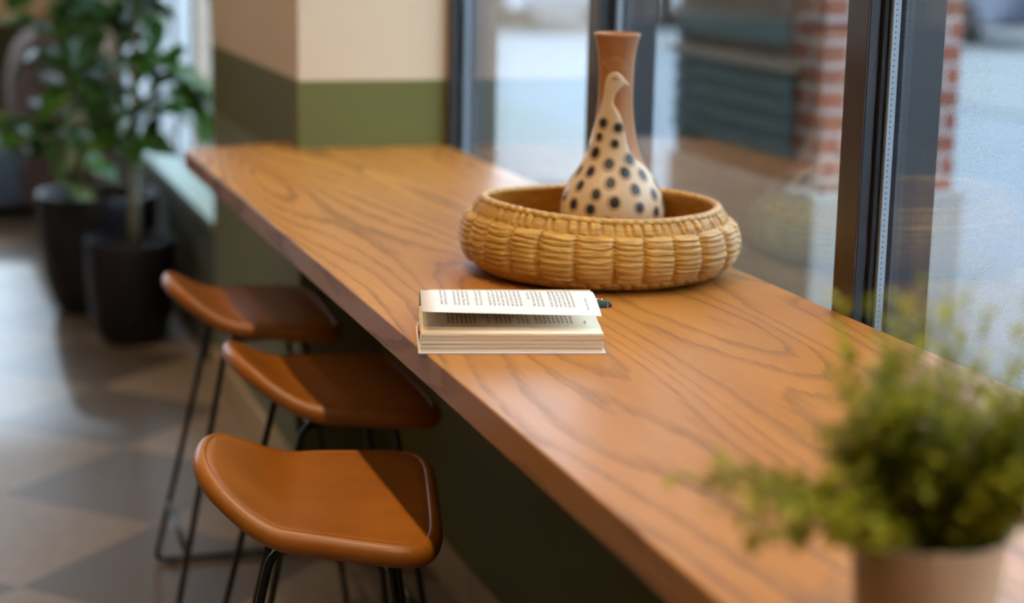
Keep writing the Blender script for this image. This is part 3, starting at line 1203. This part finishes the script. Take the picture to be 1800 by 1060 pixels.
def build_pen():
    c = BA + LD * .250 + WD * .156 + Vector((0, 0, .0300))
    root = empty('pen', c, ANG)
    tag(root, 'teal pen with a black tip, sticking out of the open book', 'pen')

    def lx(prof, name, mat, seg=28):
        m = MB(); m.lathe(prof, seg)
        m.v = [(z, y, x) for x, y, z in m.v]
        m.f = [tuple(reversed(f)) for f in m.f]
        return m.build(name, mat, root, angle=50)
    lx([(.0018, -.115), (.0040, -.108), (.0047, -.09), (.0048, -.012), (.0050, .0045)], 'barrel', M['teal'])
    lx([(.0051, .0046), (.0051, .0058), (.0046, .0062)], 'ring', M['chrome'])
    lx([(.0044, .0060), (.0044, .0072), (.0038, .0096), (.0024, .0112), (.0006, .0117)], 'stylus_tip', M['rubber'])
    m = MB(); m.tube(fillet([(-.0022, 0, .0046), (-.0022, 0, .0074), (-.0055, 0, .0076), (-.034, 0, .0060)], .0015), .0011, 8)
    m.build('clip', M['chrome'], root, angle=180)


build_pen()

# ------------------------------------------------------------------ foreground plant
def oval_leaf(mb, p, d, up, L, W, mi, fold=.25, droop=.2, n=5):
    """one leaf blade from p along d"""
    d = d.normalized()
    s = d.cross(up)
    s = s.normalized() if s.length > 1e-5 else d.orthogonal().normalized()
    u = s.cross(d).normalized()
    vs, fs = [p], []
    for k in range(1, n):
        t = k / n
        w = W * .5 * math.sin(PI * t ** .85)
        c = p + d * (L * t) - u * (droop * L * t * t)
        vs += [c - s * w + u * (fold * w), c, c + s * w + u * (fold * w)]
    vs.append(p + d * L - u * (droop * L))
    fs += [(0, 2, 1), (0, 3, 2)]
    for k in range(n - 2):
        a = 1 + 3 * k
        fs += [(a, a + 1, a + 4, a + 3), (a + 1, a + 2, a + 5, a + 4)]
    a = 1 + 3 * (n - 2)
    e = len(vs) - 1
    fs += [(a, a + 1, e), (a + 1, a + 2, e)]
    mb.add(vs, fs, mi)


def build_herb():
    rnd = random.Random(21)
    cx, cy = .690, 1.085
    root = empty('potted_herb', (cx, cy, CT))
    tag(root, 'bushy small leaved green plant in a blush clay pot at the counter end', 'plant')
    m = MB()
    m.lathe([(.046, 0), (.049, .003), (.0560, .092), (.0565, .096), (.0540, .097), (.0520, .092), (.0510, .084), (.002, .082)], 72)
    m.build('pot', M['claypot'], root, angle=50)
    m = MB(); m.lathe([(.001, .081), (.030, .085), (.0510, .084)], 48, cap0=False, cap1=False)
    m.build('soil', M['soil'], root, angle=180)
    st, lf = MB(), MB()

    def sprig(a, lean, H, sag=0.0, dens=1.0, lite=.2, lsize=1.0, bias=0.0):
        r0 = rnd.uniform(.003, .040)
        p0 = Vector((r0 * math.cos(a), r0 * math.sin(a), .083))
        out = Vector((math.cos(a), math.sin(a), 0))
        N = 9
        pts = []
        for k in range(N + 1):
            t = k / N
            q = p0 + out * (lean * t ** 1.2) + Vector((bias * t, 0, H * (t - sag * t * t)))
            q += Vector((rnd.uniform(-1, 1), rnd.uniform(-1, 1), 0)) * .0025
            pts.append(q)
        st.tube(pts, [.0012 * (1 - .6 * k / N) for k in range(N + 1)], 5, 0)
        nl = int(13 * dens * (H + abs(lean)) / .12)
        for k in range(nl):
            t = .12 + .88 * k / max(1, nl - 1)
            x = t * N; i = min(N - 1, int(x)); f = x - i
            q = pts[i].lerp(pts[i + 1], f)
            tg = (pts[i + 1] - pts[i]).normalized()
            aa = k * 2.4 + rnd.uniform(-.4, .4)
            o1 = tg.orthogonal().normalized(); o2 = tg.cross(o1)
            d = (o1 * math.cos(aa) + o2 * math.sin(aa)) * .8 + tg * rnd.uniform(.3, 1.0)
            L = rnd.uniform(.011, .019) * lsize
            mi = 1 if (rnd.random() < lite + .55 * max(0, t - .75)) else 0
            oval_leaf(lf, q, d, Vector((0, 0, 1)), L, L * rnd.uniform(.5, .68), mi)
    for k in range(150):                                   # the dense head
        a = rnd.uniform(0, 2 * PI)
        sprig(a, rnd.uniform(.015, .068), rnd.uniform(.05, .145), rnd.uniform(0, .15), 1.25, .10, 1.0, .014)
    for k in range(26):                                    # taller tips
        a = rnd.uniform(0, 2 * PI)
        sprig(a, rnd.uniform(.0, .060), rnd.uniform(.13, .215), .05, .8, .45, .95, .012)
    for k in range(22):                                    # long ones over the counter
        a = PI + rnd.uniform(-.45, .75)
        sprig(a, rnd.uniform(.09, .160), rnd.uniform(.075, .12), rnd.uniform(.25, .55), .85, .22)
    for k in range(12):
        a = rnd.uniform(-1.2, 1.2)
        sprig(a, rnd.uniform(.07, .11), rnd.uniform(.06, .14), rnd.uniform(.1, .4), 1.0, .2)
    st.build('stems', M['herb_dark'], root, angle=180)
    lf.build('foliage', [M['herb_dark'], M['herb_lite']], root, angle=180)


build_herb()

# ------------------------------------------------------------------ floor planters
def planter(name, loc, R, H, label):
    root = empty(name, loc)
    tag(root, label, 'potted plant', 'potted trees beside the low wall')
    prof = [(R * .62, 0), (R * .68, .004), (R * .80, H * .10), (R * .92, H * .30), (R * .985, H * .60), (R, H), (R * .985, H + .004), (R * .93, H + .004), (R * .92, H), (R * .90, H * .82), (.005, H * .78)]
    m = MB(); m.lathe(prof, 80); m.build('pot', M['potblack'], root, angle=50)
    m = MB(); m.lathe([(.003, H * .80), (R * .5, H * .815), (R * .90, H * .81)], 48, cap0=False, cap1=False)
    m.build('soil', M['soil'], root, angle=180)
    return root


def big_leaf(mb, c, d, up, L, W, mi, rnd):
    oval_leaf(mb, c, d, up, L, W, mi, fold=rnd.uniform(.1, .4), droop=rnd.uniform(.15, .45), n=8)


def build_trees():
    rnd = random.Random(9)
    # small tree
    px, py = .672, 6.02
    root = planter('potted_tree', (px, py, 0), .150, .345, 'slim potted tree with a pale bare trunk, in the smaller black planter')
    br, lf = MB(), MB()
    tr = MB()
    tp = [Vector((.012, -.02, .30)), Vector((.014, -.02, .50)), Vector((.022, -.02, .75)), Vector((.03, -.01, 1.0)), Vector((.04, 0, 1.30)), Vector((.05, 0, 1.65))]
    tr.tube(tp, [.019, .0175, .016, .0145, .012, .008], 14)
    tr.build('trunk', M['trunk'], root, angle=180)
    base = Vector((px, py, 0))
    # leaf clusters: (x, z, leaves, spread, tone)
    cl = [(.70, .75, 7, .055, 1), (.66, .72, 5, .05, 1), (.74, .79, 5, .05, 1), (.85, .90, 8, .06, 1), (.82, .945, 6, .06, 1), (.89, .90, 5, .05, 0), (.80, .86, 3, .05, 1),
          (.90, .78, 2, .04, 1), (.63, .93, 5, .07, 0), (.58, .90, 5, .07, 0), (.60, .82, 4, .06, 0), 
          (.62, 1.10, 7, .08, 0), (.70, 1.16, 7, .08, 0), (.55, 1.00, 5, .07, 0), (.75, 1.30, 10, .13, 0), (.62, 1.35, 10, .13, 1), (.85, 1.25, 8, .10, 0), (.70, 1.50, 12, .15, 1), (.60, 1.60, 10, .14, 0), (.80, 1.65, 10, .14, 0)]
    for x, z, n, sp, tone in cl:
        c = Vector((x, 5.95 + rnd.uniform(-.10, .10), z)) - base
        t = min(.96, max(.18, (c.z - .34) / 1.35 - .10))
        q = t * 5; i = int(q)
        a0 = tp[i].lerp(tp[min(i + 1, 5)], q - i)
        mid = a0.lerp(c, .55) + Vector((0, 0, .04))
        br.tube(fillet([a0, mid, c], .08), .0035, 6)
        for k in range(max(2, int(n * .6))):
            d = Vector((rnd.uniform(-1, 1), rnd.uniform(-1, .6), rnd.uniform(-.7, .5)))
            p = c + Vector((rnd.uniform(-sp, sp), rnd.uniform(-sp, sp), rnd.uniform(-sp, sp))) * .6
            mi = tone if rnd.random() < .8 else rnd.choice((0, 1, 2))
            big_leaf(lf, p, d, Vector((rnd.uniform(-.3, .3), -.4, 1)), rnd.uniform(.12, .18), rnd.uniform(.075, .115), mi, rnd)
    br.build('branches', M['trunk'], root, angle=180)
    lf.build('foliage', [M['leaf_dark'], M['leaf_mid'], M['leaf_lime']], root, angle=180)
    # large planter with the bushy plant
    px, py = .618, 6.56
    root = planter('potted_tree', (px, py, 0), .213, .425, 'bushy potted tree with several brown stems, in the larger black planter')
    base = Vector((px, py, 0))
    br, lf = MB(), MB()
    for k in range(5):
        a = k * 1.26 + .3
        q = Vector((.07 * math.cos(a), .07 * math.sin(a), .37))
        br.tube([q, q + Vector((-.03 + .02 * k, .0, .45)), q + Vector((-.08 + .035 * k, .02, .95)), q + Vector((-.10 + .04 * k, .0, 1.45))], [.011, .010, .008, .005], 8)
    cl = [(.44, .72, 9, .07, 0), (.40, .735, 5, .06, 1), (.49, .75, 7, .06, 0), (.375, .71, 3, .04, 2), (.53, .55, 4, .04, 2), (.56, .60, 4, .04, 1), (.58, .68, 4, .05, 1), (.49, .90, 4, .05, 1), (.48, 1.04, 7, .08, 0),
          (.42, 1.09, 4, .05, 1), (.55, 1.09, 8, .08, 0), (.63, 1.02, 7, .08, 0), (.67, .94, 6, .08, 0), (.57, .93, 6, .08, 0), (.60, .85, 5, .07, 0), (.52, .88, 5, .06, 1), (.45, 1.25, 12, .13, 0), (.60, 1.25, 12, .13, 0),
          (.75, 1.22, 10, .12, 0), (.40, 1.40, 10, .13, 1), (.55, 1.50, 12, .15, 0), (.70, 1.45, 12, .15, 0), (.50, 1.70, 12, .15, 1), (.70, 1.7, 12, .15, 0)]
    for x, z, n, sp, tone in cl:
        c = Vector((x * 1.07 - .03, 6.40 + rnd.uniform(-.12, .12), z - .05)) - base
        a0 = Vector((rnd.uniform(-.05, .05), 0, max(.40, c.z - .25)))
        br.tube(fillet([a0, a0.lerp(c, .6) + Vector((0, 0, .05)), c], .08), .003, 6)
        for k in range(max(2, int(n * .6))):
            d = Vector((rnd.uniform(-1, 1), rnd.uniform(-1, .6), rnd.uniform(-.7, .5)))
            p = c + Vector((rnd.uniform(-sp, sp), rnd.uniform(-sp, sp), rnd.uniform(-sp, sp))) * .7
            mi = tone if rnd.random() < .85 else rnd.choice((0, 1))
            big_leaf(lf, p, d, Vector((rnd.uniform(-.3, .3), -.4, 1)), rnd.uniform(.13, .19), rnd.uniform(.085, .125), mi, rnd)
    br.build('branches', M['stem_brown'], root, angle=180)
    lf.build('foliage', [M['leaf_dark'], M['leaf_mid'], M['leaf_lime']], root, angle=180)


build_trees()

# ------------------------------------------------------------------ armchair at the back
def build_lounge_chair():
    root = empty('lounge_chair', (.60, 8.95, 0))
    tag(root, 'mauve brown round topped lounge chair with a slate seat near the far wall', 'armchair')
    m = MB()
    N = 36
    secs = []
    for k in range(N + 1):                                 # upright back, rounded over the top
        a = PI * k / N
        u = -math.cos(a)
        z = .34 + .52 * math.sin(a) ** .55
        secs.append((u, z))
    W = .165
    prof = [(-W, .05), (-W, .34)] + [(u * W, z) for u, z in secs[1:-1]] + [(W, .34), (W, .05)]
    n = len(prof)
    vs = []
    for y, sc in ((-.27, .90), (-.30, .97), (-.30 + .03, 1.0), (.25, 1.0), (.28, .97), (.30, .90)):
        vs += [(x * sc, y, .05 + (z - .05) * (.94 + .06 * (sc - .9) / .1)) for x, z in prof]
    fs = [(r * n + i, r * n + (i + 1) % n, (r + 1) * n + (i + 1) % n, (r + 1) * n + i) for r in range(5) for i in range(n)]
    fs += [tuple(range(n - 1, -1, -1)), tuple(range(5 * n, 6 * n))]
    m.add(vs, fs); m.build('backrest', M['chair_back'], root, angle=50)
    m = MB(); m.box(-.86, -.14, -.36, .32, .055, .34)
    m.build('seat', M['chair_seat'], root, smooth=True, bevel=.04, bseg=4)
    m = MB(); m.box(-.90, -.80, -.34, .30, .05, .56)
    m.build('armrest', M['chair_back'], root, smooth=True, bevel=.04, bseg=4)
    for x in (-.80, .10):
        for y in (-.25, .22):
            m = MB(); m.tube([(x, y, .06), (x, y, 0)], [.018, .014], 12)
            m.build('leg', M['darkwood'], root, angle=50)


build_lounge_chair()

# ------------------------------------------------------------------ outside
GZ = -.10
b = MB(); b.box(1.34, 4.85, -25, 60, GZ - .1, GZ); b.box(.92, 1.34, 8.46, 60, GZ - .1, GZ); struct('pavement', b, M['pavement'])
b = MB(); b.box(4.85, 8.9, -25, 60, GZ - .22, GZ - .02); struct('street', b, M['asphalt'])
b = MB(); b.box(8.9, 40, -25, 60, GZ - .1, GZ); struct('pavement_opposite', b, M['pavement'])
# brick pier
m = MB(); m.box(2.53, 2.985, 4.70, 5.72, .64, 4.2)
pier = empty('brick_pier', (0, 0, 0)); tag(pier, 'red brick pier on a pale concrete base outside the window', 'pillar')
m.build('brickwork', M['brick'], pier, smooth=False)
m = MB(); m.box(2.50, 3.015, 4.67, 5.75, GZ, .64); m.build('base', M['concrete'], pier, smooth=False, bevel=.01)
PZ0, PZ1 = .725, .985
m = MB(); m.box(2.512, 2.53, 4.90, 5.72, .64, 4.2); m.build('cladding', M['brownclad'], pier, smooth=False)
m = MB(); m.box(2.505, 2.512, 4.90, 5.72, 1.06, 1.14); m.build('dark_band', M['darkteal'], pier, smooth=False)  # this band and the teal and tan ones imitate the room reflected in glass
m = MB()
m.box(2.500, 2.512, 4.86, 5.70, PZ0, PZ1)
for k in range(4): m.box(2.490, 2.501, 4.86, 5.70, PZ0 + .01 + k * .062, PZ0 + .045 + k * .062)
m.build('reflected_teal_bands', M['darkteal'], pier, smooth=False)  # added ribbed teal strips in place of reflected bands
m = MB(); m.box(2.48, 2.53, 4.84, 5.72, PZ1, PZ1 + .028); m.build('reflected_tan_band', M['tanband'], pier, smooth=False)  # tan strip added to the same imitated reflection
m = MB(); m.box(3.0, 3.62, 9.7, 11.6, GZ, GZ + .035)  # thin dark slab lying on the pavement
tag(m.build('pavement_slab', M['darkslab'], smooth=False, bevel=.01), 'dark low slab on the pale pavement beyond the far window', 'ground_slab')


def car(loc, rz, paint, label, light=False):
    root = empty('car', loc, rz)
    tag(root, label, 'car', 'parked cars across the street')
    L, W = 4.4, 1.78
    side = [(-2.2, .32), (-2.2, .62), (-2.1, .82), (-1.75, .92), (-1.25, .98), (-.55, 1.42), (.75, 1.46), (1.55, 1.05), (2.05, .98), (2.2, .80), (2.2, .34), (1.95, .24), (-1.95, .24)]
    m = MB()
    n = len(side)
    secs = [(-W / 2, .96, .30), (-W / 2 + .10, 1.0, 0), (W / 2 - .10, 1.0, 0), (W / 2, .96, .30)]
    vs = []
    for y, s, d in secs:
        for x, z in side:
            yy = y
            if z > 1.0: yy = y * .80
            vs.append((x * s, yy, z if z > .3 else z + d * .1))
    fs = [(i * n + k, (i + 1) * n + k, (i + 1) * n + (k + 1) % n, i * n + (k + 1) % n) for i in range(3) for k in range(n)]
    fs += [tuple(range(n)), tuple(range(4 * n - 1, 3 * n - 1, -1))]
    m.add(vs, fs); m.build('body', paint, root, angle=35, bevel=.03)
    for s in (1, -1):
        m = MB()
        y = s * W * .415
        m.add([(-1.10, y + s * .055, 1.02), (1.35, y + s * .055, 1.06), (.72, y - s * .02, 1.40), (-.55, y - s * .02, 1.37)], [(0, 1, 2, 3)])
        m.build('side_window', M['carglass'], root, smooth=False)
    for x in (-1.35, 1.35):
        for s in (1, -1):
            w = MB(); w.lathe([(.20, -.10), (.31, -.10), (.33, -.06), (.33, .06), (.31, .10), (.20, .10)], 32)
            w.v = [(xx + x, zz + s * (W / 2 - .06), yy + .33) for xx, yy, zz in w.v]
            w.build('wheel', M['tyre'], root, angle=40)
    if light:
        for y in (-.65, .65):
            m = MB(); m.box(-2.24, -2.16, y - .15, y + .15, .62, .80); m.build('tail_lamp', M['taillight'], root, smooth=False)


car((9.1, 27.2, GZ), math.radians(96), M['cargrey'], 'grey car parked across the street, seen past the vase neck', True)
car((11.6, 26.5, GZ), math.radians(94), M['carwhite'], 'white car parked between the grey and the navy car')
car((14.2, 22.9, GZ), math.radians(100), M['carnavy'], 'navy car parked beyond the brick pier')
# building over the road
m = MB(); m.box(24, 26, -20, 60, GZ, 7.5)
fac = empty('building', (0, 0, 0)); tag(fac, 'rendered building on the far side of the street', 'building')
m.build('wall', M['facade'], fac, smooth=False)
for k in range(10):
    m = MB(); m.box(23.95, 24.02, -8 + k * 6, -4.6 + k * 6, 1.0, 3.4); m.build('window', M['facade_glass'], fac, smooth=False)

# ------------------------------------------------------------------ light
w = bpy.data.worlds.new('sky'); scene.world = w
w.use_nodes = True
bg = w.node_tree.nodes['Background']
bg.inputs[0].default_value = (.65, .82, 1.0, 1)
bg.inputs[1].default_value = 10

WARM = (1.0, .755, .49)


def spot(x, y, z, power, r=.035, cone=110, col=WARM, aim=None):
    l = bpy.data.lights.new('downlight', 'SPOT')
    l.energy = power; l.color = col; l.shadow_soft_size = r
    l.spot_size = math.radians(cone); l.spot_blend = .6
    o = bpy.data.objects.new('downlight', l); link(o)
    o.location = (x, y, z)
    if aim:
        o.rotation_euler = (Vector(aim) - Vector((x, y, z))).to_track_quat('-Z', 'Y').to_euler()
    return o


for y, p in ((.6, 100), (2.1, 100), (3.5, 66)):
    spot(.33, y, 3.05, p)
spot(-.2, 5.2, 3.05, 60)


def area(x, y, z, sx, sy, power, col=(1, .80, .58)):
    l = bpy.data.lights.new('room_fill', 'AREA')  # added warm fill for the room, no fixture behind it
    l.shape = 'RECTANGLE'; l.size = sx; l.size_y = sy; l.energy = power; l.color = col
    o = bpy.data.objects.new('room_fill', l); link(o); o.location = (x, y, z)
    return o


area(-1.0, 1.2, 3.05, 1.2, 1.2, 14)
area(-1.4, 5.5, 3.05, 1.2, 1.2, 8)
area(-1.0, 9.0, 3.05, 1.2, 1.2, 20)

sun = bpy.data.lights.new('low_daylight', 'SUN')
sun.energy = .32; sun.color = (.66, .82, 1.0); sun.angle = math.radians(1.3)
so_ = bpy.data.objects.new('low_daylight', sun); link(so_)
so_.rotation_euler = Vector((0, -math.cos(math.radians(17.3)), -math.sin(math.radians(17.3)))).to_track_quat('-Z', 'Y').to_euler()

# ------------------------------------------------------------------ camera
cam = bpy.data.cameras.new('camera')
co = bpy.data.objects.new('camera', cam); link(co)
Rm = Matrix(((0.9488156, 0.0478838, -0.3121796), (-0.3152909, 0.2013623, -0.927386), (0.0184544, 0.9783457, 0.206153)))
co.matrix_world = Matrix.Translation((0, 0, EYE)) @ Rm.to_4x4()
cam.sensor_width = 36
cam.lens = 63.0
cam.clip_start = .05
cam.clip_end = 300
cam.dof.use_dof = True
cam.dof.focus_distance = 2.33
cam.dof.aperture_fstop = 2.2
scene.camera = co

vs_ = scene.view_settings
vs_.view_transform = 'Standard'
vs_.look = 'None'
vs_.gamma = 1.0
vs_.exposure = -0.24
vs_.use_curve_mapping = False
scene.cycles.max_bounces = 8
scene.cycles.transparent_max_bounces = 32
scene.cycles.caustics_reflective = False
scene.cycles.caustics_refractive = False
